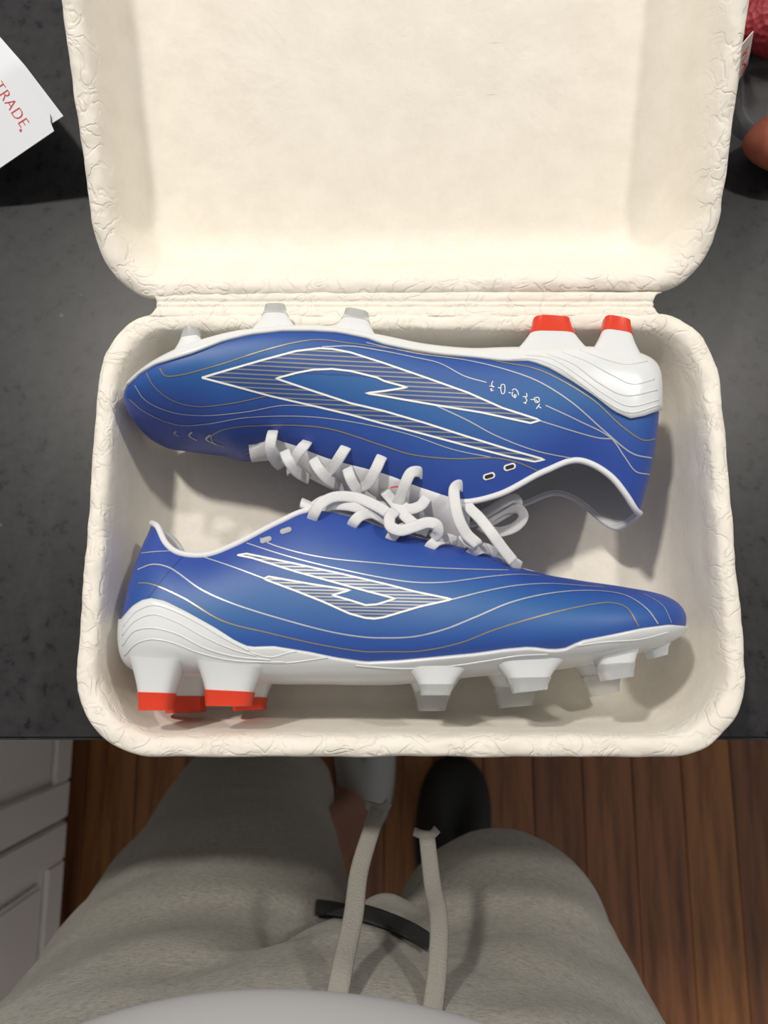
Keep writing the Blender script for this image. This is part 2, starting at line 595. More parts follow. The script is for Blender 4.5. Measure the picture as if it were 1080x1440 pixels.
def mark_rim(o, V, z_of):
    at = o.data.attributes.new('rim', 'FLOAT', 'POINT')
    for i, v in enumerate(V):
        at.data[i].value = z_of(i)


def dense(prof, n):
    out = []
    L = [0]
    for a, b2 in zip(prof, prof[1:]):
        L.append(L[-1] + math.hypot(a[0] - b2[0], a[1] - b2[1]))
    C = catmull([(p[0], p[1], p[2]) for p in prof], 0.0016)
    return [(c[0], c[1], c[2]) for c in C]


DEP = RIM - COUNTER
base_prof = [(0.030, 0.0, 0.0), (0.020, 0.0008, .0002), (0.014, 0.008, .0003), (0.008, 0.04, .0004), (0.0045, DEP - 0.012, .0004), (0.0012, DEP - 0.0075, .0006),
             (0.0, DEP - 0.0045, .0008), (0.0012, DEP - 0.0015, .0010), (0.0045, DEP, .0011), (0.0085, DEP - 0.0012, .0011), (0.0105, DEP - 0.006, .0009), (0.0116, DEP - 0.016, .0005),
             (0.0132, 0.032, .0003), (0.0158, 0.018, .0003), (0.0215, 0.008, .0003), (0.031, 0.0042, .0003), (0.044, 0.0036, .0003)]
sb = thing('shoe_box', 'open cream moulded pulp shoe box with its lid folded back', 'box', (CX, (BY0 + BY1) / 2, COUNTER))
SBO = Vector(sb.location)
V, F = pulp_shell(BX0, BX1, BY0, BY1, 0.040, dense(base_prof, 0), 22, 0.0, 1)
V = [Vector(v) + Vector((0, 0, COUNTER)) for v in V]
tray = add('tray', V, F, M_PULP, sb, SBO)
mark_rim(tray, V, lambda i: max(0.0, min(1.0, (V[i].z - RIM + 0.014) / 0.014)))

ALPHA = math.radians(30.5)
LID_D = 0.046
lid_prof = [(0.026, -LID_D, 0.0), (0.018, -LID_D + 0.001, .0002), (0.012, -LID_D + 0.008, .0003), (0.0045, -0.012, .0004), (0.0012, -0.0075, .0006),
            (0.0, -0.0045, .0008), (0.0012, -0.0015, .0010), (0.0045, 0.0, .0011), (0.0085, -0.0012, .0011), (0.0115, -0.006, .0009), (0.0145, -0.014, .0005),
            (0.0185, -LID_D + 0.016, .0003), (0.0225, -LID_D + 0.009, .0003), (0.031, -LID_D + 0.005, .0003), (0.042, -LID_D + 0.0042, .0003)]
LIDL = BY1 - BY0
V, F = pulp_shell(BX0, BX1, 0.0, LIDL, 0.040, dense(lid_prof, 0), 22, 7.3, 0)
HY = BY1 + 0.0085
HZ = RIM - 0.001
LROT = Matrix.Translation((CX - 0.0008, HY, HZ)) @ Matrix.Rotation(math.radians(0.9), 4, 'Z') @ Matrix.Rotation(ALPHA, 4, 'X') @ Matrix.Translation((-CX, 0, 0))
lz = [v[2] for v in V]
V = [LROT @ Vector(v) for v in V]
lid = add('lid', V, F, M_PULP, sb, SBO)
mark_rim(lid, V, lambda i: max(0.0, min(1.0, (lz[i] + 0.014) / 0.014)))

# hinge strip with scooped ends and pressed fold lines
HX0 = unproj(219, 430, RIM).x; HX1 = unproj(919, 412, RIM).x
V = []; F = []
nx, ny = 180, 26
for q in range(2):
    for j in range(ny):
        f = j / (ny - 1)
        yy = BY1 - 0.0026 + f * (HY + 0.0026 - (BY1 - 0.0026))
        zf = -0.0005 + 0.0012 * math.cos(f * math.pi * 2) * 0.6 - 0.0010 * math.exp(-((f - .40) / .05) ** 2) - 0.0010 * math.exp(-((f - .62) / .05) ** 2)
        zf -= 0.0012 * abs(2 * f - 1) ** 3
        c = 2 * f - 1
        flare = 0.0050 * (1 - math.sqrt(max(0, 1 - c * c)))
        for i in range(nx):
            g = i / (nx - 1)
            xx = (HX0 - flare) + (HX1 - HX0 + 2 * flare) * g
            a = noise.fractal(Vector((xx * 60, yy * 160, 2.0)), 0.8, 2.1, 4) * 0.0005
            V.append((xx, yy, RIM + zf + (a if q == 0 else -0.0022)))
for q in range(2):
    o0 = q * nx * ny
    for j in range(ny - 1):
        for i in range(nx - 1):
            a = o0 + j * nx + i
            f4 = (a, a + 1, a + nx + 1, a + nx)
            F.append(f4 if q == 0 else tuple(reversed(f4)))
o1 = nx * ny
for i in range(nx - 1):
    F.append((i, o1 + i, o1 + i + 1, i + 1)); a = (ny - 1) * nx + i
    F.append((a, a + 1, o1 + a + 1, o1 + a))
for j in range(ny - 1):
    a = j * nx
    F.append((a, a + nx, o1 + a + nx, o1 + a)); a = j * nx + nx - 1
    F.append((a, o1 + a, o1 + a + nx, a + nx))
hg = add('hinge', V, F, M_PULP, sb, SBO)
mark_rim(hg, V, lambda i: 0.8)


# ------------------------------------------------------------------ football boots
BOXFLOOR = COUNTER + 0.0046


class Boot:
    def __init__(self, rows, zmid, roll, bow, bound, sole_dir, wscale=1.0):
        self.s = [r[0] for r in rows]
        self.bx = [r[1] for r in rows]; self.by = [r[2] for r in rows]
        self.tx = [r[3] for r in rows]; self.ty = [r[4] for r in rows]
        self.e = [r[5] for r in rows]; self.vm = [r[6] for r in rows]
        self.zmid = zmid; self.W = Vector((0, math.sin(roll), math.cos(roll)))
        self.bow = bow; self.bound = bound; self.sole_dir = sole_dir; self.wscale = wscale
        self.cache = {}
        self.fit()

    def fit(self):
        """let the seen outline of the rounded body fall on the wanted one"""
        tb = [(a, b) for a, b in zip(self.bx, self.by)]; tt = [(a, b) for a, b in zip(self.tx, self.ty)]
        for it in range(5):
            for i, s in enumerate(self.s):
                self.cache = {}
                d = np.array(tb[i]) - np.array(tt[i]); d = d / np.linalg.norm(d)
                Q = [np.dot(np.array(proj(self.P(s, ph / 12, 1))) - np.array(tb[i]), d) for ph in range(-12, 1)]
                ex = max(Q) + 3.5
                if 0.02 < s < .99:
                    self.bx[i] -= float(d[0] * ex * .8); self.by[i] -= float(d[1] * ex * .8)
                if self.e[i] == 0 and s < .99:
                    Q = [np.dot(np.array(proj(self.P(s, ph / 12, 1))) - np.array(tt[i]), -d) for ph in range(0, 13)]
                    ex = max(Q)
                    self.tx[i] += float(d[0] * ex * .8); self.ty[i] += float(d[1] * ex * .8)
        self.cache = {}

    def wm(self, s):
        b = sinterp(s, [0, .1, .2, .35, .5, .65, .75, .82, 1], [.033, .0335, .034, .0325, .037, .0425, .0438, .0438, .0438])
        if s < .11:
            b *= math.sqrt(max(0, 1 - (1 - s / .11) ** 2))
        if s > .80:
            b *= max(0, 1 - ((s - .80) / .20) ** 2.1) ** .56
        return b * self.wscale

    def st(self, s):
        k = round(s, 6)
        if k in self.cache:
            return self.cache[k]
        g = lambda a: sinterp(s, self.s, a)
        wm = float(self.wm(s)); e = float(max(0.0, np.interp(s, self.s, self.e))); vm = float(g(self.vm))
        B = unproj(float(g(self.bx)), float(g(self.by)), self.zmid)
        we = wm * e
        T = unproj(float(g(self.tx)), float(g(self.ty)), self.zmid + we * self.W.z) - we * self.W
        self.cache[k] = (B, T, wm, e, vm)
        return self.cache[k]

    def P(self, s, phi, side):
        B, T, wm, e, vm = self.st(s)
        th = abs(phi) * math.pi / 2
        if phi < 0:
            n = 2.8
            v = vm * (1 - math.sin(th) ** (2 / n) if phi > -1 else 0)
            w_ = wm * max(0, math.cos(th)) ** (2 / n) if phi > -1 else 0
        else:
            q = math.sin(th)
            v = vm + (1 - vm) * q
            w_ = wm * math.sqrt(max(0, 1 - (1 - e * e) * q * q))
            if e == 0 and phi >= 1:
                w_ = 0
        p = B + (T - B) * v
        bw = self.bow * 4 * v * (1 - v) * max(0, 1 - s / .25)
        p = p + Vector((bw, 0, 0))
        return p + self.W * (w_ * side)

    def stations(self, n=110):
        out = []
        for i in range(n):
            t = i / (n - 1)
            c = (1 - math.cos(math.pi * t)) / 2
            out.append(0.45 * t + 0.55 * c)
        out[0] = 0; out[-1] = 1
        return out

    def phib(self, s):
        xs = [p[0] for p in self.bound]; ys = [p[1] for p in self.bound]
        if xs[0] > xs[-1]:
            xs = xs[::-1]; ys = ys[::-1]
        last = -1.0
        def above(ph):
            x, y = proj(self.P(s, ph, 1))
            return (y - np.interp(x, xs, ys)) * self.sole_dir < 0
        # start at the seen outline of the sole side
        cand = [-1 + 2 * i / 60 for i in range(46)]
        ys_ = [proj(self.P(s, c_, 1))[1] * self.sole_dir for c_ in cand]
        p0 = cand[int(np.argmax(ys_))]
        if above(p0):
            return p0 + .02
        last = p0
        for i in range(1, 41):
            ph = p0 + (1 - p0) * i / 40
            if above(ph):
                lo, hi = last, ph
                for _ in range(7):
                    md = (lo + hi) / 2
                    if above(md):
                        hi = md
                    else:
                        lo = md
                return lo
            last = ph
        return 0.6


def grid_mesh(name, boot, S_, phis_of, org, skip=None):
    V = []; F = []
    ns = len(S_)
    for side in (1, -1):
        b0 = len(V)
        for s in S_:
            ph = phis_of(s)
            k = len(ph)
            for p in ph:
                V.append(boot.P(s, p, side) - org)
        for i in range(ns - 1):
            for j in range(k - 1):
                a = b0 + i * k + j
                f = (a, a + 1, a + k + 1, a + k)
                F.append(f if side == 1 else tuple(reversed(f)))
    me = bpy.data.meshes.new(name); me.from_pydata([tuple(v) for v in V], [], F)
    bm = bmesh.new(); bm.from_mesh(me)
    bmesh.ops.remove_doubles(bm, verts=bm.verts, dist=2e-5)
    bmesh.ops.dissolve_degenerate(bm, dist=1e-6, edges=bm.edges)
    bm.normal_update()
    # outward = +W on the near side
    best = max(bm.faces, key=lambda f: f.calc_center_median().dot(boot.W) * 1.0 + f.calc_area() * 0)
    if best.normal.dot(boot.W) < 0:
        bmesh.ops.reverse_faces(bm, faces=bm.faces)
    bm.to_mesh(me); bm.free(); me.update()
    return me


def bvh_of(me, org, thick=0.0):
    return BVHTree.FromPolygons([v.co + org + v.normal * thick for v in me.vertices], [tuple(p.vertices) for p in me.polygons])


def hatch_lines(poly, spacing, slope):
    """horizontal-ish line segments inside a polygon given in picture units"""
    segs = []
    Q = [(x, y - slope * x) for x, y in poly]
    y0 = min(q[1] for q in Q); y1 = max(q[1] for q in Q)
    y = y0 + spacing * .6
    while y < y1:
        xs = []
        for (a, b2) in zip(Q, Q[1:] + Q[:1]):
            if (a[1] - y) * (b2[1] - y) < 0:
                xs.append(a[0] + (b2[0] - a[0]) * (y - a[1]) / (b2[1] - a[1]))
        xs.sort()
        for a, b2 in zip(xs[::2], xs[1::2]):
            if b2 - a > 2:
                n = max(2, int((b2 - a) / 6))
                segs.append([(a + (b2 - a) * t / n, y + slope * (a + (b2 - a) * t / n)) for t in range(n + 1)])
        y += spacing
    return segs


def merge(parts):
    V = []; F = []
    for v, f in parts:
        o = len(V); V += list(v); F += [tuple(i + o for i in q) for q in f]
    return V, F


def stud(boot, root, org, base, tip, z0, wb, wt_, cut, tipmat):
    """stud: base=(left,right) px points at the plate, tip=(left,right) px points; cut = share of the white body"""
    bl, br = [unproj(*p, z0) for p in base]; tl, tr = [unproj(*p, z0) for p in tip]
    Wd = boot.W
    def ring(t):
        # flared root, straighter towards the tip
        f = 1 - (1 - t) ** 1.7 if t < 1 else 1
        l = bl + (tl - bl) * t; r_ = br + (tr - br) * t
        c = (l + r_) / 2
        l = c + (l - c) * (1 + .0 * f); hw = wb + (wt_ - wb) * f
        hx = (r_ - l) / 2
        # squeeze the straight taper into a flare
        lin = (br - bl).length * (1 - t) + (tr - tl).length * t
        fl_ = (br - bl).length * (1 - f) + (tr - tl).length * f
        hx = hx * (fl_ / lin)
        pts = []
        for j in range(20):
            a = 2 * math.pi * j / 20
            ca, sa = math.cos(a), math.sin(a)
            ca = math.copysign(abs(ca) ** .55, ca); sa = math.copysign(abs(sa) ** .55, sa)
            pts.append(c + hx * ca + Wd * (hw * sa))
        return pts
    def loft(ts, grow=0.0):
        V = []; F = []
        for t in ts:
            R = ring(t)
            c = sum(R, Vector()) / 20
            V += [c + (p - c) * (1 + grow) for p in R]
        for i in range(len(ts) - 1):
            for j in range(20):
                F.append((i * 20 + j, i * 20 + (j + 1) % 20, (i + 1) * 20 + (j + 1) % 20, (i + 1) * 20 + j))
        F.append(tuple(range(20))); F.append(tuple((len(ts) - 1) * 20 + j for j in reversed(range(20))))
        me = mesh_from('stud', [v - org for v in V], F); fix_normals(me, 0)
        return me
    b_ = link('stud', loft([cut * k / 8 for k in range(9)]), M_PLATE, root)
    t_ = link('stud_tip', loft([cut - .02, cut, (cut + 1) / 2, .97, 1.0], 0.05), tipmat, b_)
    for o in (b_, t_):
        es = o.modifiers.new('edge', 'EDGE_SPLIT'); es.split_angle = math.radians(38)


def build_boot(boot, label, eyestay, lines, emblem, hatch_slope, ridges, studs, tongue_h, hatch, name='football_boot'):
    B0, T0, *_ = boot.st(.5)
    org = Vector((B0.x, B0.y, BOXFLOOR))
    root = thing(name, label, 'football boot', org, 'pair of blue football boots')
    Ss = boot.stations()
    low = [-1 + i / 16 for i in range(16)]; up = [i / 22 for i in range(23)]
    phis = low + up
    me = grid_mesh('upper', boot, Ss, lambda s: phis, org)
    bv = bvh_of(me, org)
    at = me.attributes.new('flank_sheen', 'FLOAT', 'POINT')
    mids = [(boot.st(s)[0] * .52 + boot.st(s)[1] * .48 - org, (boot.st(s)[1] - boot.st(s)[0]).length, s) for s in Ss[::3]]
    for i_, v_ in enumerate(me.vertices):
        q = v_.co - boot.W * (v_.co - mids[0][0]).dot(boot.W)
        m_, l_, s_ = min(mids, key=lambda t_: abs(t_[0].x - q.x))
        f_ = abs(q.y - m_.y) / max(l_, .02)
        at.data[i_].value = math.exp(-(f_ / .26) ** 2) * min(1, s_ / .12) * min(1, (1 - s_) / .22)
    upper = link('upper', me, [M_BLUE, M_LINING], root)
    so = upper.modifiers.new('shell', 'SOLIDIFY'); so.thickness = 0.0022; so.offset = -1; so.material_offset = 1; so.material_offset_rim = 1
    # sole plate and heel counter
    pb = {s: boot.phib(s) for s in Ss}
    keys = sorted(pb)
    def ph_plate(s):
        e = pb[s]
        return [-1 + (e + 1) * i / 26 for i in range(27)]
    me2 = grid_mesh('sole_plate', boot, Ss, ph_plate, org)
    plate = link('sole_plate', me2, M_PLATE, root)
    so = plate.modifiers.new('shell', 'SOLIDIFY'); so.thickness = 0.0016; so.offset = 1
    bvp = bvh_of(me2, org, 0.0016)
    # collar binding on both sides
    s_open = [s for s in Ss if s <= eyestay[0]]
    path = [boot.P(s, 1, 1) for s in reversed(s_open)] + [boot.P(s, 1, -1) for s in s_open[1:]]
    V, F = tube(path, 0.0016, 8, 0.004)
    add('collar_binding', V, F, M_LINING, root, org)
    # tongue: bulging sheet between the two edges of the throat
    s0, s1 = eyestay
    V = []; F = []; nA, nS = 21, 40
    for i in range(nS):
        s = s0 - 0.035 + (s1 + .024 - s0 + 0.035) * i / (nS - 1)
        Bq, Tq, wm_, e_, vm_ = boot.st(s)
        up_ = (Tq - Bq).normalized()
        we = max(wm_ * e_ * 1.02, .008)
        for j in range(nA):
            a = -1 + 2 * j / (nA - 1)
            f_ = (i / (nS - 1))
            bulge = tongue_h * (1 - .55 * f_) * max(0, 1 - a * a) ** .7 - 0.0030
            if f_ < .1:
                bulge += 0.006 * (1 - f_ / .1)
            base_ = Tq if e_ > 0.02 else Tq
            V.append(base_ + up_ * bulge + boot.W * (we * a))
    for i in range(nS - 1):
        for j in range(nA - 1):
            a = i * nA + j
            F.append((a, a + 1, a + nA + 1, a + nA))
    tg = add('tongue', V, F, M_LINING, root, org)
    so = tg.modifiers.new('shell', 'SOLIDIFY'); so.thickness = 0.0022; so.offset = 0
    # prints
    for (pts, wpx, m) in lines:
        V, F = ribbon(bv, pts, wpx * .82)
        if F:
            add('print_line', V, F, m, root, org)
    if emblem:
        # ground of the emblem
        segs = hatch_lines(emblem, 2.0, hatch_slope)
        V, F = merge([ribbon(bv, s_, 2.3, 0.00012, smooth=False) for s_ in segs])
        em = add('side_emblem', V, F, M_DARKFILL, root, org)
        segs = hatch_lines(emblem, hatch, hatch_slope)
        V, F = merge([ribbon(bv, s_, 1.7, 0.00022, smooth=False) for s_ in segs])
        add('emblem_hatching', V, F, M_HATCH, em)
        for v in em.children[0].data.vertices:
            v.co -= org
        L = emblem + emblem[:1]
        dens = []
        for a, b2 in zip(L, L[1:]):
            n = max(1, int(math.dist(a, b2) / 5))
            dens += [(a[0] + (b2[0] - a[0]) * t / n, a[1] + (b2[1] - a[1]) * t / n) for t in range(n)]
        dens.append(L[0])
        V, F = ribbon(bv, dens, 2.7, 0.00034, smooth=False)
        add('emblem_outline', V, F, M_WHITEPRINT, em)
        for v in em.children[1].data.vertices:
            v.co -= org
    for (pts, wpx) in ridges:
        C = []
        for c in catmull(pts, 4.0):
            hit, nrm, _, _ = bvp.ray_cast(CAM, ray(c[0], c[1]))
            if hit is not None:
                C.append(hit)
        if len(C) > 3:
            V, F = tube(C, wpx * 0.5 * 0.42 / FPX, 6, 0.004)
            add('counter_ridge', V, F, M_PLATE, plate)
            for v in plate.children[-1].data.vertices:
                v.co -= org
    for sargs in studs:
        stud(boot, root, org, *sargs)
    return root, org, bv


OPEN_E = .66
# --- boot with its sole to the front edge of the box (toe to the right)
rowsB = [
    (0.00, 181, 922, 214, 736, .70, .42), (0.03, 187, 938, 222, 741, .70, .42), (0.06, 200, 945, 232, 762, .70, .42), (0.10, 232, 948, 250, 777, .70, .42),
    (0.16, 277, 950, 285, 781, .70, .40), (0.24, 337, 956, 330, 766, .70, .38), (0.32, 400, 961, 393, 734, .66, .36), (0.38, 450, 961, 433, 718, .60, .35),
    (0.45, 505, 962, 492, 726, .55, .34), (0.52, 560, 961, 545, 744, .50, .33), (0.60, 620, 955, 618, 763, .44, .32), (0.68, 690, 948, 690, 780, .36, .31),
    (0.725, 728, 945, 727, 797, .25, .31), (0.745, 745, 943, 745, 803, .0, .31), (0.80, 800, 938, 800, 815, 0, .32), (0.87, 862, 926, 866, 825, 0, .33),
    (0.93, 912, 913, 922, 836, 0, .36), (0.97, 939, 901, 944, 851, 0, .40), (1.0, 955, 888, 956, 872, 0, .45)]
boundB = [(174.7, 871), (188, 854), (201, 845), (214.5, 842), (233.5, 846), (264, 861), (302, 882), (332, 901), (351, 909), (385, 908), (435, 916), (473, 924), (514, 930),
          (560, 928), (604, 924), (668, 918), (710, 912), (744, 909), (778, 913), (800, 910), (813, 901), (859, 892), (902, 883), (940, 878), (964, 880)]
bootB = Boot(rowsB, BOXFLOOR + 0.0465, math.radians(5), -0.0045, boundB, 1)

# --- boot with its sole to the hinge (toe to the left)
rowsA = [
    (0.00, 915, 552, 899, 722, .70, .42), (0.03, 909, 527, 893, 716, .70, .42), (0.06, 905, 508, 881, 697, .70, .42), (0.10, 880, 494, 860, 671, .70, .42),
    (0.16, 830, 488, 818, 648, .70, .40), (0.24, 765, 488, 765, 663, .70, .38), (0.32, 700, 489, 700, 696, .66, .36), (0.38, 655, 490, 650, 706, .60, .35),
    (0.45, 590, 484, 600, 691, .55, .34), (0.52, 535, 472, 540, 667, .50, .33), (0.60, 470, 460, 462, 645, .44, .32), (0.68, 405, 460, 400, 622, .36, .31),
    (0.715, 375, 463, 375, 618, .30, .31), (0.74, 352, 466, 352, 636, .0, .31), (0.80, 305, 481, 300, 628, 0, .32), (0.87, 248, 506, 250, 619, 0, .33),
    (0.93, 211, 533, 212, 611, 0, .36), (0.97, 194, 550, 192, 597, 0, .42), (1.0, 186, 558, 185, 580, 0, .45)]
boundA = [(182, 542), (197, 527), (219, 514), (271, 498), (315, 481), (352, 472), (397, 467), (438, 467), (475, 469), (515, 477), (540, 486), (579, 494), (618, 500), (664, 504), (707, 509), (746, 509),
          (773, 519), (804, 537), (836, 558), (863, 579), (886, 589), (905, 585), (925, 577)]
bootA = Boot(rowsA, BOXFLOOR + 0.0500, math.radians(8), 0.0035, boundA, -1)

embA = [(284, 531), (325, 519), (367, 507), (416, 494), (449, 490), (467, 491), (493, 496), (540, 511), (598, 531), (657, 552), (707, 574), (760, 591), (746, 595), (676, 580), (614, 570), (579, 564),
        (540, 557), (514, 553), (540, 550), (573, 545), (540, 536), (530, 531), (493, 522), (467, 519), (441, 520), (419, 524), (388, 532), (441, 550), (493, 567), (540, 578), (598, 595), (657, 614),
        (715, 632), (766, 646), (752, 649), (715, 642), (657, 627), (598, 611), (540, 596), (493, 583), (438, 570), (382, 557), (330, 543)]
embB = [(334, 781), (347, 779), (416, 793), (484, 808), (540, 821), (583, 832), (636, 843), (591, 853), (540, 868), (527, 870), (514, 869), (492, 863), (454, 846), (416, 831), (370, 814), (378, 811), (435, 821),
        (493, 830), (467, 837), (492, 844), (514, 851), (530, 850), (556, 842), (492, 825), (416, 804), (355, 785)]
SV, GD, WP = M_SILVER, M_GOLD, M_WHITEPRINT
linesB = [
    ([(281, 782), (321, 795), (370, 813)], 2.2, SV),
    ([(366, 757), (378, 764), (416, 776), (461, 785), (530, 792), (583, 797), (640, 800), (715, 802)], 2.0, SV),
    ([(347, 764), (397, 780), (454, 795), (540, 813), (583, 819), (625, 819), (689, 811), (732, 808), (760, 810)], 2.0, SV),
    ([(636, 843), (680, 832), (723, 824), (770, 821), (821, 824), (850, 826)], 2.2, SV),
    ([(194, 801), (214, 794), (237, 798), (283, 829), (328, 849), (416, 876), (473, 890), (514, 896), (540, 897), (583, 895), (625, 885), (668, 868), (719, 847), (778, 834), (838, 831), (881, 838), (910, 857), (925, 877)], 2.4, SV),
    ([(195, 820), (211, 821), (256, 840), (313, 873), (378, 890), (454, 907), (514, 916), (540, 916), (591, 915), (646, 904), (697, 885), (761, 866), (817, 853), (859, 848), (881, 855), (898, 881)], 2.2, GD),
    ([(199, 778), (218, 776), (240, 775)], 1.6, SV),
    ([(258, 781), (232, 810), (207, 842)], 1.4, M_DARKFILL),
    ([(905, 835), (932, 852), (944, 876)], 1.2, SV)]
linesA = [
    ([(225, 518), (232, 528), (249, 528), (308, 513), (367, 494), (419, 481), (449, 478), (493, 483), (560, 492), (620, 500), (680, 505), (707, 510), (754, 519), (793, 537), (836, 564), (874, 599), (905, 619), (921, 617)], 2.0, GD),
    ([(453, 488), (493, 487), (540, 494), (579, 502), (618, 511), (653, 529), (684, 538)], 2.0, SV),
    ([(515, 482), (540, 488), (590, 498), (657, 507), (715, 521), (758, 537), (804, 566), (851, 607), (890, 638), (916, 644)], 2.2, SV),
    ([(767, 570), (812, 591), (859, 616), (878, 642), (894, 663), (913, 667)], 2.0, SV),
    ([(760, 592), (812, 608), (843, 616), (861, 617)], 2.0, SV),
    ([(614, 571), (657, 591), (696, 612), (754, 634), (808, 645)], 2.0, SV),
    ([(206, 524), (216, 542), (241, 562), (275, 571), (319, 568), (374, 557)], 1.6, GD),
    ([(190, 542), (204, 562), (241, 579), (286, 584), (345, 579), (397, 570), (438, 571)], 1.6, SV),
    ([(182, 561), (204, 579), (249, 597), (290, 596), (345, 587), (419, 585), (475, 590), (540, 602), (579, 612), (637, 632), (690, 643)], 1.6, SV),
    ([(316, 628), (300, 622), (297, 614), (306, 607), (327, 601), (367, 598), (419, 598), (464, 603), (540, 627), (579, 639), (637, 645), (696, 644), (727, 650), (756, 662)], 2.2, GD),
    ([(296, 611), (290, 617), (305, 625)], 3.6, SV), ([(270, 607), (266, 612), (277, 619)], 3.0, SV), ([(248, 606), (245, 609), (252, 613)], 2.2, SV)]
# five small line drawings printed along the side
glyphs = [[(693, 536), (691, 541), (694, 545)], [(688, 543), (695, 544)], [(689, 548), (692, 546), (690, 550), (694, 549)],
          [(700, 545), (704, 546)], [(705, 541), (709, 541), (709, 553), (706, 554), (704, 546), (705, 541)],
          [(715, 552), (719, 553)], [(720, 549), (724, 547), (728, 551), (729, 556)], [(721, 551), (720, 556), (725, 560)], [(723, 555), (726, 556), (724, 560), (723, 555)],
          [(735, 558), (740, 558)], [(740, 553), (741, 557), (739, 560), (741, 563), (738, 567)], [(736, 566), (740, 568)],
          [(746, 562), (751, 562)], [(751, 560), (757, 559), (758, 565), (753, 566), (751, 560)], [(753, 562), (757, 566)], [(759, 568), (754, 575)], [(756, 571), (761, 574)]]
linesA += [(g, 1.4, WP) for g in glyphs]

ridgesB = [([(174, 880), (190, 861), (214, 851), (240, 857), (275, 874), (320, 900), (350, 915)], 2.2), ([(172, 893), (190, 873), (215, 864), (245, 873), (290, 897), (330, 914), (360, 922)], 2.0),
           ([(172, 908), (188, 888), (212, 883), (245, 890), (290, 912), (330, 923), (380, 928)], 2.2), ([(175, 922), (190, 906), (212, 899), (240, 903), (280, 918), (330, 929), (400, 931)], 2.0),
           ([(353, 918), (380, 924), (410, 917), (430, 915)], 1.8), ([(330, 929), (400, 932), (465, 924)], 1.8),
           ([(500, 936), (560, 940), (620, 938), (680, 930), (730, 922), (770, 920)], 2.0), ([(812, 908), (850, 903), (900, 899), (940, 889)], 1.8)]
ridgesA = [([(720, 505), (752, 505), (785, 517), (820, 541), (850, 563), (885, 580), (925, 570)], 2.2), ([(740, 499), (775, 504), (812, 527), (850, 554), (885, 571), (926, 562)], 2.0),
           ([(770, 498), (805, 511), (842, 538), (880, 556), (924, 548)], 2.2), ([(790, 495), (825, 508), (860, 527), (890, 540), (920, 533)], 2.0), ([(815, 492), (850, 505), (880, 512), (910, 508)], 1.8)]

zB, zA = bootB.zmid, bootA.zmid
WB = bootB.W.z
studsB = [
    # near heel pair, far heel pair
    (((186, 925), (262, 930)), ((198, 999), (240, 999)), zB + .020, .0125, .0075, .68, M_RED),
    (((278, 930), (372, 940)), ((292, 993), (352, 993)), zB + .020, .0125, .0075, .66, M_RED),
    (((208, 930), (300, 935)), ((236, 1003), (287, 1001)), zB - .020, .0125, .0075, .70, M_RED),
    (((300, 940), (390, 950)), ((330, 1000), (373, 998)), zB - .020, .0125, .0075, .68, M_RED),
    # forefoot, near row
    (((560, 930), (668, 930)), ((592, 978), (632, 978)), zB + .024, .010, .0065, .70, M_CLEAR),
    (((676, 918), (800, 922)), ((722, 975), (768, 970)), zB + .027, .010, .0065, .66, M_CLEAR),
    (((816, 896), (905, 896)), ((846, 958), (888, 952)), zB + .024, .010, .0065, .66, M_CLEAR),
    (((890, 900), (950, 890)), ((914, 927), (936, 921)), zB + .012, .008, .005, .75, M_PLATE),
    # forefoot, far row
    (((560, 935), (660, 940)), ((588, 1000), (626, 1000)), zB - .021, .010, .0065, .60, M_CLEAR),
    (((670, 930), (780, 930)), ((702, 996), (748, 992)), zB - .024, .010, .0065, .60, M_CLEAR),
    (((790, 915), (890, 910)), ((830, 980), (868, 972)), zB - .022, .010, .0065, .60, M_CLEAR)]
studsA = [
    (((706, 512), (848, 515)), ((750, 451), (799, 453)), zA + .0225, .0085, .0055, .66, M_RED),
    (((812, 518), (916, 530)), ((849, 450), (884, 457)), zA + .0225, .0085, .0055, .74, M_RED),
    (((328, 490), (446, 490)), ((374, 434), (402, 434)), zA + .0235, .0080, .0050, .78, M_CLEAR),
    (((438, 490), (552, 503)), ((486, 439), (518, 445)), zA + .0235, .0080, .0050, .78, M_CLEAR),
    (((228, 522), (308, 502)), ((259, 468), (281, 468)), zA + .019, .0075, .0055, .74, M_CLEAR)]

rootB, orgB, bvB = build_boot(bootB, 'blue boot with toe to the right, nearest the front of the box', (0.40, 0.725), linesB, embB, 0.02, ridgesB, studsB, 0.0075, 4.6)
rootA, orgA, bvA = build_boot(bootA, 'blue boot with toe to the left, nearest the box hinge', (0.40, 0.715), linesA, embA, 0.05, ridgesA, studsA, 0.0150, 6.2)


def slot(root, org, bv, a, b2, rim, hole):
    V, F = ribbon(bv, [a, ((a[0] + b2[0]) / 2, (a[1] + b2[1]) / 2), b2], 9.0, 0.0004, 0.7, capsule=.5)
    o = add('vent_slot', V, F, rim, root, org)
    d = (b2[0] - a[0], b2[1] - a[1])
    a2 = (a[0] + d[0] * .14, a[1] + d[1] * .14); b3 = (b2[0] - d[0] * .14, b2[1] - d[1] * .14)
    V, F = ribbon(bv, [a2, ((a2[0] + b3[0]) / 2, (a2[1] + b3[1]) / 2), b3], 5.2, 0.0006, 0.7, capsule=.45)
    add('slot_hole', [v - org for v in V], F, hole, o)


slot(rootA, orgA, bvA, (679, 672), (696, 667), WP, M_DARKSLOT)
slot(rootA, orgA, bvA, (708, 659), (725, 654), WP, M_DARKSLOT)
slot(rootB, orgB, bvB, (394, 749), (410, 744), M_GREYSLOT, M_SILVER)
slot(rootB, orgB, bvB, (366, 762), (382, 757), M_GREYSLOT, M_SILVER)


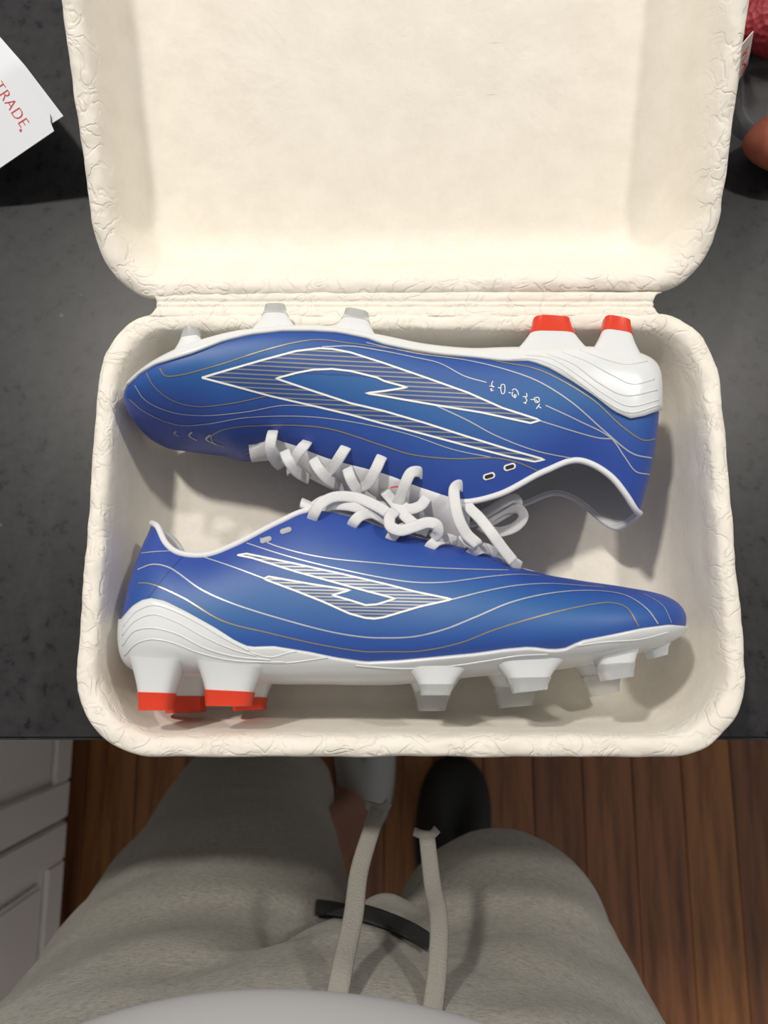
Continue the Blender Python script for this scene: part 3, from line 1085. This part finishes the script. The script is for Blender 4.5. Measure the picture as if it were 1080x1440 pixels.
# ------------------------------------------------------------------ laces
def lace(root, org, pts, width=0.0056, thick=0.0011):
    V, F = strap([unproj(x, y, z) for x, y, z in pts], width, thick, step=0.0012)
    me = mesh_from('lace', [v - org for v in V], F); fix_normals(me, 0)
    return link('lace', me, M_LACE, root)


zeA = zA + .0215; zeB = zB + .0215
for p in [
    [(384, 606, zeA - .001), (382, 614, zeA + .003), (380, 628, zeA + .002), (386, 646, zeA - .006), (396, 657, zeA - .018)],
    [(433, 620, zeA - .001), (428, 626, zeA + .004), (419, 637, zeA + .003), (412, 652, zeA - .004), (404, 662, zeA - .016)],
    [(400, 634, zeA - .002), (406, 648, zeA), (416, 662, zeA - .005), (434, 674, zeA - .018)],
    [(490, 625, zeA - .001), (485, 631, zeA + .004), (478, 642, zeA + .004), (467, 659, zeA - .002), (454, 668, zeA - .014)],
    [(440, 645, zeA - .002), (448, 659, zeA), (460, 673, zeA - .004), (484, 688, zeA - .017)],
    [(541, 638, zeA - .001), (536, 644, zeA + .004), (529, 659, zeA + .005), (518, 679, zeA), (500, 688, zeA - .014)],
    [(488, 657, zeA - .002), (492, 670, zeA), (499, 684, zeA - .003), (516, 700, zeA - .010), (544, 716, zeA - .012), (560, 724, zeA - .010)],
    [(597, 669, zeA - .001), (588, 663, zeA + .005), (578, 665, zeA + .007), (570, 680, zeA + .006), (563, 700, zeA + .001), (557, 716, zeA - .004), (566, 726, zeA - .006)],
    [(600, 700, zeA - .004), (590, 712, zeA), (574, 716, zeA), (560, 706, zeA - .003), (548, 700, zeA - .008)],
    [(540, 690, zeA - .008), (552, 704, zeA - .003), (566, 722, zeA), (584, 738, zeA + .003), (602, 748, zeA)],
    [(653, 686, zeA - .001), (646, 682, zeA + .004), (639, 688, zeA + .008), (640, 708, zeA + .010), (646, 732, zeA + .010), (657, 752, zeA + .008), (672, 766, zeA + .006), (660, 762, zeA + .003), (650, 752, zeA - .002)],
    [(652, 700, zeA - .004), (660, 714, zeA), (674, 728, zeA + .004), (690, 748, zeA + .008), (706, 770, zeA + .006), (722, 790, zeA + .003)],
    [(676, 748, zeA - .030), (690, 728, zeA - .026), (712, 716, zeA - .024), (730, 716, zeA - .022), (736, 726, zeA - .022), (726, 740, zeA - .024), (704, 748, zeA - .028), (686, 746, zeA - .032)],
    [(664, 728, zeA - .028), (684, 720, zeA - .022), (708, 706, zeA - .018), (724, 700, zeA - .020), (728, 708, zeA - .022), (706, 724, zeA - .026), (680, 738, zeA - .030)],
]:
    lace(rootA, orgA, p)
for p in [
    [(438, 733, zeB), (442, 722, zeB + .004), (451, 709, zeB + .005), (470, 699, zeB + .002), (500, 700, zeB), (530, 712, zeB + .003), (552, 726, zeB + .004)],
    [(493, 743, zeB), (498, 734, zeB + .004), (506, 726, zeB + .004), (522, 722, zeB), (540, 724, zeB - .002)],
    [(446, 716, zeB - .006), (470, 710, zeB - .002), (504, 714, zeB), (534, 726, zeB), (556, 742, zeB - .003)],
    [(547, 765, zeB), (551, 755, zeB + .004), (560, 746, zeB + .004), (576, 741, zeB), (590, 744, zeB - .006)],
    [(601, 777, zeB), (606, 768, zeB + .004), (616, 760, zeB + .004), (630, 758, zeB), (642, 762, zeB - .006)],
    [(661, 781, zeB), (667, 775, zeB + .004), (677, 771, zeB + .004), (690, 774, zeB), (698, 780, zeB - .006)],
    [(711, 795, zeB), (717, 791, zeB + .003), (724, 792, zeB + .002), (732, 797, zeB - .002)],
    [(556, 718, zeB + .004), (548, 728, zeB + .009), (549, 740, zeB + .010), (562, 746, zeB + .010), (582, 741, zeB + .010), (601, 735, zeB + .010), (614, 738, zeB + .010), (616, 749, zeB + .008), (608, 757, zeB + .004)],
    [(430, 722, zeB - .010), (456, 704, zeB - .004), (486, 706, zeB - .002), (520, 720, zeB - .002), (546, 734, zeB - .004)],
]:
    lace(rootB, orgB, p)

# small red mark on the tongue of the far boot
V, F = strap([unproj(549, 686, zeA + .0005), unproj(556, 684.5, zeA + .0015), unproj(564, 684.5, zeA + .001)], .0008, .0003)
add('tongue_mark', V, F, M_REDPRINT, rootA, orgA)


# ------------------------------------------------------------------ person: legs in sweatpants, shirt hem, footwear
def tubes_mesh(chains, k=28):
    V = []; F = []
    for ch in chains:
        D = catmull(ch, 0.02)
        n = len(D); b0 = len(V)
        for i, d in enumerate(D):
            c = Vector(d[:3])
            for j in range(k):
                a = 2 * math.pi * j / k
                V.append(c + Vector((math.cos(a) * d[3], math.sin(a) * d[4], 0)))
        for i in range(n - 1):
            for j in range(k):
                F.append((b0 + i * k + j, b0 + i * k + (j + 1) % k, b0 + (i + 1) * k + (j + 1) % k, b0 + (i + 1) * k + j))
        F.append(tuple(b0 + j for j in range(k))); F.append(tuple(b0 + (n - 1) * k + j for j in range(k)))
    return fix_normals(mesh_from('tubes', V, F), 0)


def fuse(me, voxel, smooth_it, fac=.5):
    o = bpy.data.objects.new('tmp', me); COL.objects.link(o)
    r = o.modifiers.new('r', 'REMESH'); r.mode = 'VOXEL'; r.voxel_size = voxel; r.use_smooth_shade = True
    s = o.modifiers.new('s', 'SMOOTH'); s.iterations = smooth_it; s.factor = fac
    dg = bpy.context.evaluated_depsgraph_get()
    out = bpy.data.meshes.new_from_object(o.evaluated_get(dg))
    bpy.data.objects.remove(o)
    return out


pers = thing('person', 'person in grey sweatpants and white shirt standing at the worktop', 'person', (-0.035, -0.30, 0))
PO = Vector(pers.location)
legL = [(-.125, -.29, 1.02, .125, .125), (-.138, -.295, .90, .140, .118), (-.145, -.300, .80, .142, .112), (-.156, -.290, .65, .140, .116), (-.172, -.270, .48, .134, .112),
        (-.192, -.245, .32, .120, .108), (-.196, -.228, .20, .112, .100), (-.160, -.240, .13, .085, .095)]
legR = [(.045, -.29, 1.02, .118, .125), (.072, -.300, .90, .120, .118), (.088, -.298, .80, .114, .112), (.102, -.268, .68, .102, .104), (.106, -.276, .60, .094, .098),
        (.100, -.345, .48, .082, .092), (.108, -.385, .32, .080, .088), (.112, -.39, .2, .078, .085), (.114, -.39, .13, .07, .08)]
pel = [(-.035, -.29, 1.10, .165, .125), (-.035, -.29, 1.00, .178, .132), (-.035, -.295, .90, .180, .125)]
fly = [(-.025, -.28, .95, .10, .112), (-.015, -.278, .86, .085, .106), (.0, -.276, .80, .06, .102), (.005, -.276, .765, .04, .095)]
me = fuse(tubes_mesh([legL, legR, pel, fly]), 0.009, 6)
for v in me.vertices:
    p = v.co; n_ = v.normal
    wv = noise.noise(Vector((p.x * 5 + 3, p.y * 5, p.z * 13))) * 0.007 + noise.noise(Vector((p.x * 14, p.y * 14, p.z * 26 + p.x * 12))) * 0.0035
    v.co = p + n_ * wv
me.update()
bvpants = bvh_of(me, Vector((0, 0, 0)))
for v in me.vertices:
    v.co -= PO
pants = link('sweatpants', me, M_SWEAT, pers)
sbm = pants.modifiers.new('sub', 'SUBSURF'); sbm.levels = 1; sbm.render_levels = 1

# body under the clothes: hips, legs, ankles and feet in one mesh
bL = [(-.10, -.29, 1.0, .09, .10), (-.12, -.29, .75, .08, .085), (-.135, -.28, .5, .058, .062), (-.115, -.285, .3, .05, .055), (-.062, -.275, .11, .036, .042), (-.052, -.27, .075, .036, .05)]
bR = [(.03, -.29, 1.0, .085, .10), (.06, -.29, .78, .08, .085), (.095, -.29, .55, .056, .06), (.105, -.38, .32, .05, .055), (.112, -.385, .11, .036, .042), (.112, -.385, .075, .036, .05)]
fL = [(-.050, -.285, .045, .036, .045), (-.046, -.24, .045, .038, .05), (-.043, -.19, .042, .042, .05), (-.042, -.14, .036, .042, .04)]
fR = [(.114, -.39, .045, .036, .045), (.115, -.34, .045, .038, .05), (.117, -.29, .042, .042, .05), (.118, -.245, .036, .040, .03)]
bp = [(-.035, -.29, 1.2, .14, .10), (-.035, -.29, 1.0, .155, .11), (-.035, -.29, .9, .15, .105)]
# feet as chains along y: ellipses in x/z, so build them as rotated tubes
def foot_tubes(ch, k=20):
    D = catmull(ch, 0.02); V = []; F = []
    for d in D:
        for j in range(k):
            a = 2 * math.pi * j / k
            V.append(Vector((d[0] + math.cos(a) * d[3], d[1], d[2] + math.sin(a) * d[2] * .62)))
    n = len(D)
    for i in range(n - 1):
        for j in range(k):
            F.append((i * k + j, i * k + (j + 1) % k, (i + 1) * k + (j + 1) % k, (i + 1) * k + j))
    F.append(tuple(range(k))); F.append(tuple((n - 1) * k + j for j in range(k)))
    return V, F
mm = tubes_mesh([bL, bR, bp])
Vt, Ft = [v.co.copy() for v in mm.vertices], [tuple(p.vertices) for p in mm.polygons]
V, F = merge([(Vt, Ft), foot_tubes(fL), foot_tubes(fR)])
me = fuse(fix_normals(mesh_from('b', V, F), 0), 0.010, 4)
for v in me.vertices:
    v.co -= PO
link('body', me, M_SKIN, pers)


def slipper(name, cx, y0, y1, wd, ang, upper_mat, sole_mat, closed):
    """slipper: sole slab plus an upper dome; toe towards +y"""
    N = 48
    Lh = (y1 - y0) / 2; cy = (y0 + y1) / 2
    out = []
    for j in range(N):
        a = 2 * math.pi * j / N
        sy = math.sin(a); sx = math.cos(a)
        wx = wd / 2 * (1.0 + .12 * sy)
        out.append((math.copysign(abs(sx) ** .85, sx) * wx, math.copysign(abs(sy) ** .9, sy) * Lh))
    rot = Matrix.Rotation(ang, 3, 'Z')
    def to(x, y, z):
        return rot @ Vector((x, y, 0)) + Vector((cx, cy, z))
    V = []; F = []
    for (sc, z) in ((.94, 0.001), (1.0, .006), (1.0, .022), (.95, .027)):
        V += [to(x * sc, y * sc, z) - PO for x, y in out]
    for i in range(3):
        for j in range(N):
            F.append((i * N + j, i * N + (j + 1) % N, (i + 1) * N + (j + 1) % N, (i + 1) * N + j))
    F.append(tuple(reversed(range(N)))); F.append(tuple(3 * N + j for j in range(N)))
    s_ = add(name, V, F, sole_mat, pers)
    V = []; F = []
    prof = [(.97, .020), (1.0, .035), (.97, .055), (.86, .075), (.66, .090), (.40, .098), (.1, .100)]
    for (sc, z) in prof:
        for x, y in out:
            drop = 1 - .35 * max(0, y / Lh) ** 2 - (.25 * max(0, -y / Lh) if not closed else 0)
            V.append(to(x * sc, y * sc, .020 + (z - .02) * drop) - PO)
    for i in range(len(prof) - 1):
        for j in range(N):
            F.append((i * N + j, i * N + (j + 1) % N, (i + 1) * N + (j + 1) % N, (i + 1) * N + j))
    F.append(tuple((len(prof) - 1) * N + j for j in range(N)))
    add('slipper_upper', V, F, upper_mat, s_)
    return s_


slipper('slipper', -.034, -.305, -.045, .108, math.radians(5), M_SLIPPER, M_BLACK, True)
slipper('slipper', .117, -.44, -.185, .125, math.radians(-6), M_BLACK, M_BLACK, True)

# shirt: belly front with a hem above the drawcords
V = []; F = []; k = 72
prof = [(1.030, .197, .148, -.290), (1.033, .200, .151, -.290), (1.045, .202, .152, -.290), (1.08, .200, .150, -.292), (1.16, .192, .138, -.298), (1.26, .185, .122, -.305), (1.38, .190, .112, -.315)]
for (z, rx, ry, yc) in prof:
    for j in range(k):
        a = 2 * math.pi * j / k
        wv = 1 + .010 * math.sin(7 * a + z * 20) * (1.2 - z) * 2
        V.append(Vector((-.042 + math.cos(a) * rx * wv, yc + math.sin(a) * ry * wv, z - .010 * math.cos(2 * a) * (1 if z < 1.06 else 0))) - PO)
for i in range(len(prof) - 1):
    for j in range(k):
        F.append((i * k + j, i * k + (j + 1) % k, (i + 1) * k + (j + 1) % k, (i + 1) * k + j))
sh = add('shirt', V, F, M_SHIRT, pers)
so = sh.modifiers.new('t', 'SOLIDIFY'); so.thickness = .0025; so.offset = -1
sbm = sh.modifiers.new('sub', 'SUBSURF'); sbm.levels = 2; sbm.render_levels = 2

# drawcords
for pts, wd in (([(470, 1425, 1.015), (479, 1374, 1.005), (488, 1330, .985), (497, 1288, .965), (505, 1226, .935), (522, 1168, .905), (533, 1134, .880)], .0105),
                ([(604, 1450, 1.010), (608, 1420, 1.003), (615, 1362, .985), (617, 1291, .955), (609, 1249, .930), (603, 1200, .905), (600, 1172, .890)], .0100)):
    V, F = strap([unproj(*p) for p in pts], wd, .0028, step=.003)
    d = add('drawcord', [v - PO for v in V], F, M_CORD, pants)
    e0 = unproj(*pts[-1]) - PO
    V2, F2 = strap([e0 + Vector((-.0075, .001, .0005)), e0 + Vector((-.003, .000, .003)), e0 + Vector((.003, .000, .003)), e0 + Vector((.0065, .003, .002))], .0055, .004, step=.001)
    add('cord_end', V2, F2, M_CORD, d)

# black label band and marks laid on the fleece
def patch(bvh, pts, wpx, off, step=4.0, rows=7):
    """cloth strip laid on a surface, both its edges found on the surface"""
    C = [np.array(c) for c in catmull(pts, step)]
    V = []; F = []; n = len(C)
    for i, c in enumerate(C):
        t = C[min(i + 1, n - 1)] - C[max(i - 1, 0)]
        t = t / np.linalg.norm(t); nn = np.array((-t[1], t[0]))
        for j in range(rows):
            q = c + nn * wpx * (j / (rows - 1) - .5)
            hit, nr, _, _ = bvh.ray_cast(CAM, ray(float(q[0]), float(q[1])))
            if hit is None:
                return [], []
            if nr.dot(hit - CAM) > 0:
                nr = -nr
            V.append(hit + nr * off)
    for i in range(n - 1):
        for j in range(rows - 1):
            a = i * rows + j
            F.append((a, a + 1, a + rows + 1, a + rows))
    return V, F


def on_pants(name, pts, wpx, m, off=.0016):
    V, F = patch(bvpants, pts, wpx, off)
    if F:
        o = add(name, [v - PO for v in V], F, m, pants)
        s2 = o.modifiers.new('t', 'SOLIDIFY'); s2.thickness = .0012; s2.offset = 1
        return o


on_pants('black_band', [(440, 1281), (470, 1284), (517, 1294), (564, 1312), (586, 1324), (604, 1337)], 22, M_BLACK, .003)
on_pants('knee_print', [(216, 1111), (228, 1099), (245, 1090), (268, 1086), (300, 1083), (318, 1080)], 6, M_BLACK)


# ------------------------------------------------------------------ letter at the upper left
PZ = COUNTER + 0.045
lt = thing('letter', 'white folded letter with red TRADE print at the upper left corner', 'letter', unproj(-120, 120, COUNTER))
LO = Vector(lt.location)


def sheet(name, pts, th, m, parent):
    """pts = (px, py, z) outline of one flat sheet"""
    P = [on_plane(p[0], p[1], p[2]) for p in pts]
    n = len(P)
    V = [p - LO for p in P] + [p - LO - Vector((0, 0, th)) for p in P]
    F = [tuple(range(n)), tuple(reversed(range(n, 2 * n)))]
    for j in range(n):
        F.append((j, j + n, (j + 1) % n + n, (j + 1) % n))
    me = mesh_from(name, V, F); fix_normals(me, 0)
    return link(name, me, m, parent, smooth=False)


# the sheets lie in one tilted plane, high at the visible corner
PA, PB, PC = unproj(0, 60, PZ), unproj(76, 184, PZ), unproj(-160, 150, COUNTER + .006)
PN = (PB - PA).cross(PC - PA).normalized()
if PN.z < 0:
    PN = -PN


def on_plane(px, py, drop):
    d = ray(px, py)
    return CAM + d * ((PA - PN * drop - CAM).dot(PN) / d.dot(PN))


front = sheet('front_sheet', [(-150, 110, 0), (-60, -20, 0), (0, 60, 0), (36, 112, 0), (70, 160, 0), (71, 172, 0), (76, 184, 0), (0, 236, 0), (-90, 290, 0)], .0004, M_PAPER, lt)
back = sheet('back_sheet', [(-145, 100, .002), (-45, -5, .002), (0, 52, .002), (35, 92, .002), (89, 163, .002), (72, 174, .002), (-70, 220, .002)], .0004, M_PAPER, lt)
# standing fold that carries the sheets
P = [on_plane(-150, 110, .0005), on_plane(-90, 290, .0005), None, None]
P[2] = Vector((P[1].x + .03, P[1].y, COUNTER + .0003)); P[3] = Vector((P[0].x + .03, P[0].y, COUNTER + .0003))
add('fold_flap', [p - LO for p in P], [(0, 1, 2, 3)], M_PAPER, lt, smooth=False)
# lettering
cu = bpy.data.curves.new('t', 'FONT'); cu.body = 'TRADE'; cu.size = 1; cu.extrude = 0.0
cu.space_character = 1.12; cu.offset = -0.016
to_ = bpy.data.objects.new('t', cu); COL.objects.link(to_)
dg = bpy.context.evaluated_depsgraph_get()
tm = bpy.data.meshes.new_from_object(to_.evaluated_get(dg))
bpy.data.objects.remove(to_)
xs = [v.co.x for v in tm.vertices]; ys = [v.co.y for v in tm.vertices]
x0, x1, y0_, y1_ = min(xs), max(xs), min(ys), max(ys)
a = on_plane(-10, 121, -.0003); b2 = on_plane(29, 180, -.0003)
e_up = on_plane(41.4, 172, -.0003) - b2
for v in tm.vertices:
    f = (v.co.x - x0) / (x1 - x0); g = (v.co.y - y0_) / (y1_ - y0_)
    v.co = a + (b2 - a) * f + e_up * g - LO
tm.materials.clear()
tx = link('lettering', tm, M_REDPRINT, lt, smooth=False)
c = on_plane(29, 183, -.0003)
k = 10
V = [c + Vector((.0009 * math.cos(2 * math.pi * j / k), .0009 * math.sin(2 * math.pi * j / k), 0)) - LO for j in range(k)]
add('registered_dot', V, [tuple(range(k))], M_REDPRINT, lt, smooth=False)


# ------------------------------------------------------------------ produce at the upper right
def berry(px, py, r, rot, label):
    z = COUNTER + r
    c = unproj(px, py, z)
    t = thing('strawberry', label, 'strawberry', (c.x, c.y, COUNTER + .001), 'strawberries at the upper right')
    V = []; F = []; k, n = 28, 20
    R = Matrix.Rotation(rot, 3, 'Z') @ Matrix.Rotation(math.radians(90), 3, 'Y')
    zs = []
    for i in range(n):
        f = i / (n - 1)
        rr_ = r * (math.sin(math.pi * f ** .75)) ** .75 if 0 < f < 1 else 0
        for j in range(k):
            a = 2 * math.pi * j / k
            p = Vector((math.cos(a) * rr_, math.sin(a) * rr_, (f - .45) * r * 2.5))
            p *= 1 + .03 * noise.noise(p * 60)
            V.append(R @ p + Vector((0, 0, r)))
    for i in range(n - 1):
        for j in range(k):
            F.append((i * k + j, i * k + (j + 1) % k, (i + 1) * k + (j + 1) % k, (i + 1) * k + j))
    me = mesh_from('flesh', V, F); fix_normals(me)
    link('flesh', me, M_BERRY, t)
    V = []; F = []
    for q in range(7):
        a = 2 * math.pi * q / 7
        d = Vector((math.cos(a), math.sin(a), 0)); s = Vector((-math.sin(a), math.cos(a), 0))
        b0 = len(V)
        zt = -.45 * r * 2.5
        for (l, wdt, zz) in ((0, .15, -.0015), (.35, .22, -.002), (.7, .14, .002), (.95, .01, .006)):
            for sg in (-1, 1):
                V.append(R @ (d * r * l + s * sg * r * wdt + Vector((0, 0, zt + zz))) + Vector((0, 0, r)))
        for i in range(3):
            F.append((b0 + 2 * i, b0 + 2 * i + 1, b0 + 2 * i + 3, b0 + 2 * i + 2))
    add('leaf_cap', V, F, M_LEAF, t)


berry(1096, 26, .024, math.radians(200), 'large red strawberry at the top right corner of the photo')

# clear plastic punnet beside it
c = unproj(1092, 140, COUNTER)
pt = thing('plastic_tray', 'clear plastic tray on the worktop beside the strawberry', 'tray', (c.x, c.y, COUNTER))
V = []; F = []
prof = [(.0, .0012), (.020, .0012), (.0235, .0022), (.026, .007), (.030, .0078), (.031, .006)]
k = 40
for (r, z) in prof[1:]:
    for j in range(k):
        a = 2 * math.pi * j / k
        ca, sa = math.cos(a), math.sin(a)
        V.append((math.copysign(abs(ca) ** .5, ca) * r, math.copysign(abs(sa) ** .5, sa) * r, z))
for i in range(len(prof) - 2):
    for j in range(k):
        F.append((i * k + j, i * k + (j + 1) % k, (i + 1) * k + (j + 1) % k, (i + 1) * k + j))
F.append(tuple(reversed(range(k))))
o = add('tray_shell', V, F, M_FILM, pt)
so = o.modifiers.new('t', 'SOLIDIFY'); so.thickness = .0005

# leaning label card
cz = COUNTER + .002
P = [unproj(1034, 124, cz), unproj(1052, 90, cz + .004), unproj(1060, 44, cz + .045), unproj(1036, 72, cz + .045)]
cdv = thing('label_card', 'small pinkish card with red scribble print behind the lid edge', 'card', P[0])
nrm = (P[1] - P[0]).cross(P[3] - P[0]).normalized()
if nrm.z < 0:
    nrm = -nrm
V = [p - P[0] for p in P] + [p - P[0] - nrm * .0006 for p in P]
F = [(0, 1, 2, 3), (7, 6, 5, 4)] + [(j, j + 4, (j + 1) % 4 + 4, (j + 1) % 4) for j in range(4)]
me = mesh_from('card', V, F); fix_normals(me, 0)
link('card', me, M_CARD, cdv, smooth=False)
def onc(u, v_):
    return (P[0] + (P[1] - P[0]) * u + (P[3] - P[0]) * v_ + (P[2] - P[3] - P[1] + P[0]) * u * v_) - P[0] + nrm * .0006
for pts in ([(.3, .2), (.6, .3), (.4, .45), (.7, .5)], [(.35, .5), (.65, .62), (.4, .7), (.7, .75)], [(.5, .1), (.7, .2), (.55, .3)]):
    V, F = strap([onc(*p) for p in pts], .0010, .0003, up=nrm, step=.001)
    add('print', V, F, M_REDPRINT, cdv)

# orange-brown tuber
r = .022
c = unproj(1092, 198, COUNTER + r)
V = []; F = []; k, n = 28, 26
ax = Vector((math.cos(.12), math.sin(.12), 0)); sx = Vector((-ax.y, ax.x, 0))
for i in range(n):
    f = i / (n - 1)
    rr_ = r * max(0, math.sin(math.pi * f)) ** .62
    for j in range(k):
        a = 2 * math.pi * j / k
        p = ax * ((f - .26) * .085) + sx * math.cos(a) * rr_ + Vector((0, 0, math.sin(a) * rr_ * .95))
        p += p * .06 * noise.noise(p * 40 + Vector((3, 1, 2)))
        V.append(p)
for i in range(n - 1):
    for j in range(k):
        F.append((i * k + j, i * k + (j + 1) % k, (i + 1) * k + (j + 1) % k, (i + 1) * k + j))
zmin = min(v.z for v in V)
me = mesh_from('sweet_potato', V, F); fix_normals(me)
tu = link('sweet_potato', me, M_TUBER)
tu.location = (c.x, c.y, COUNTER - zmin + .0003)
tag(tu, 'smooth orange-brown sweet potato cut off by the right edge of the photo', 'sweet potato')
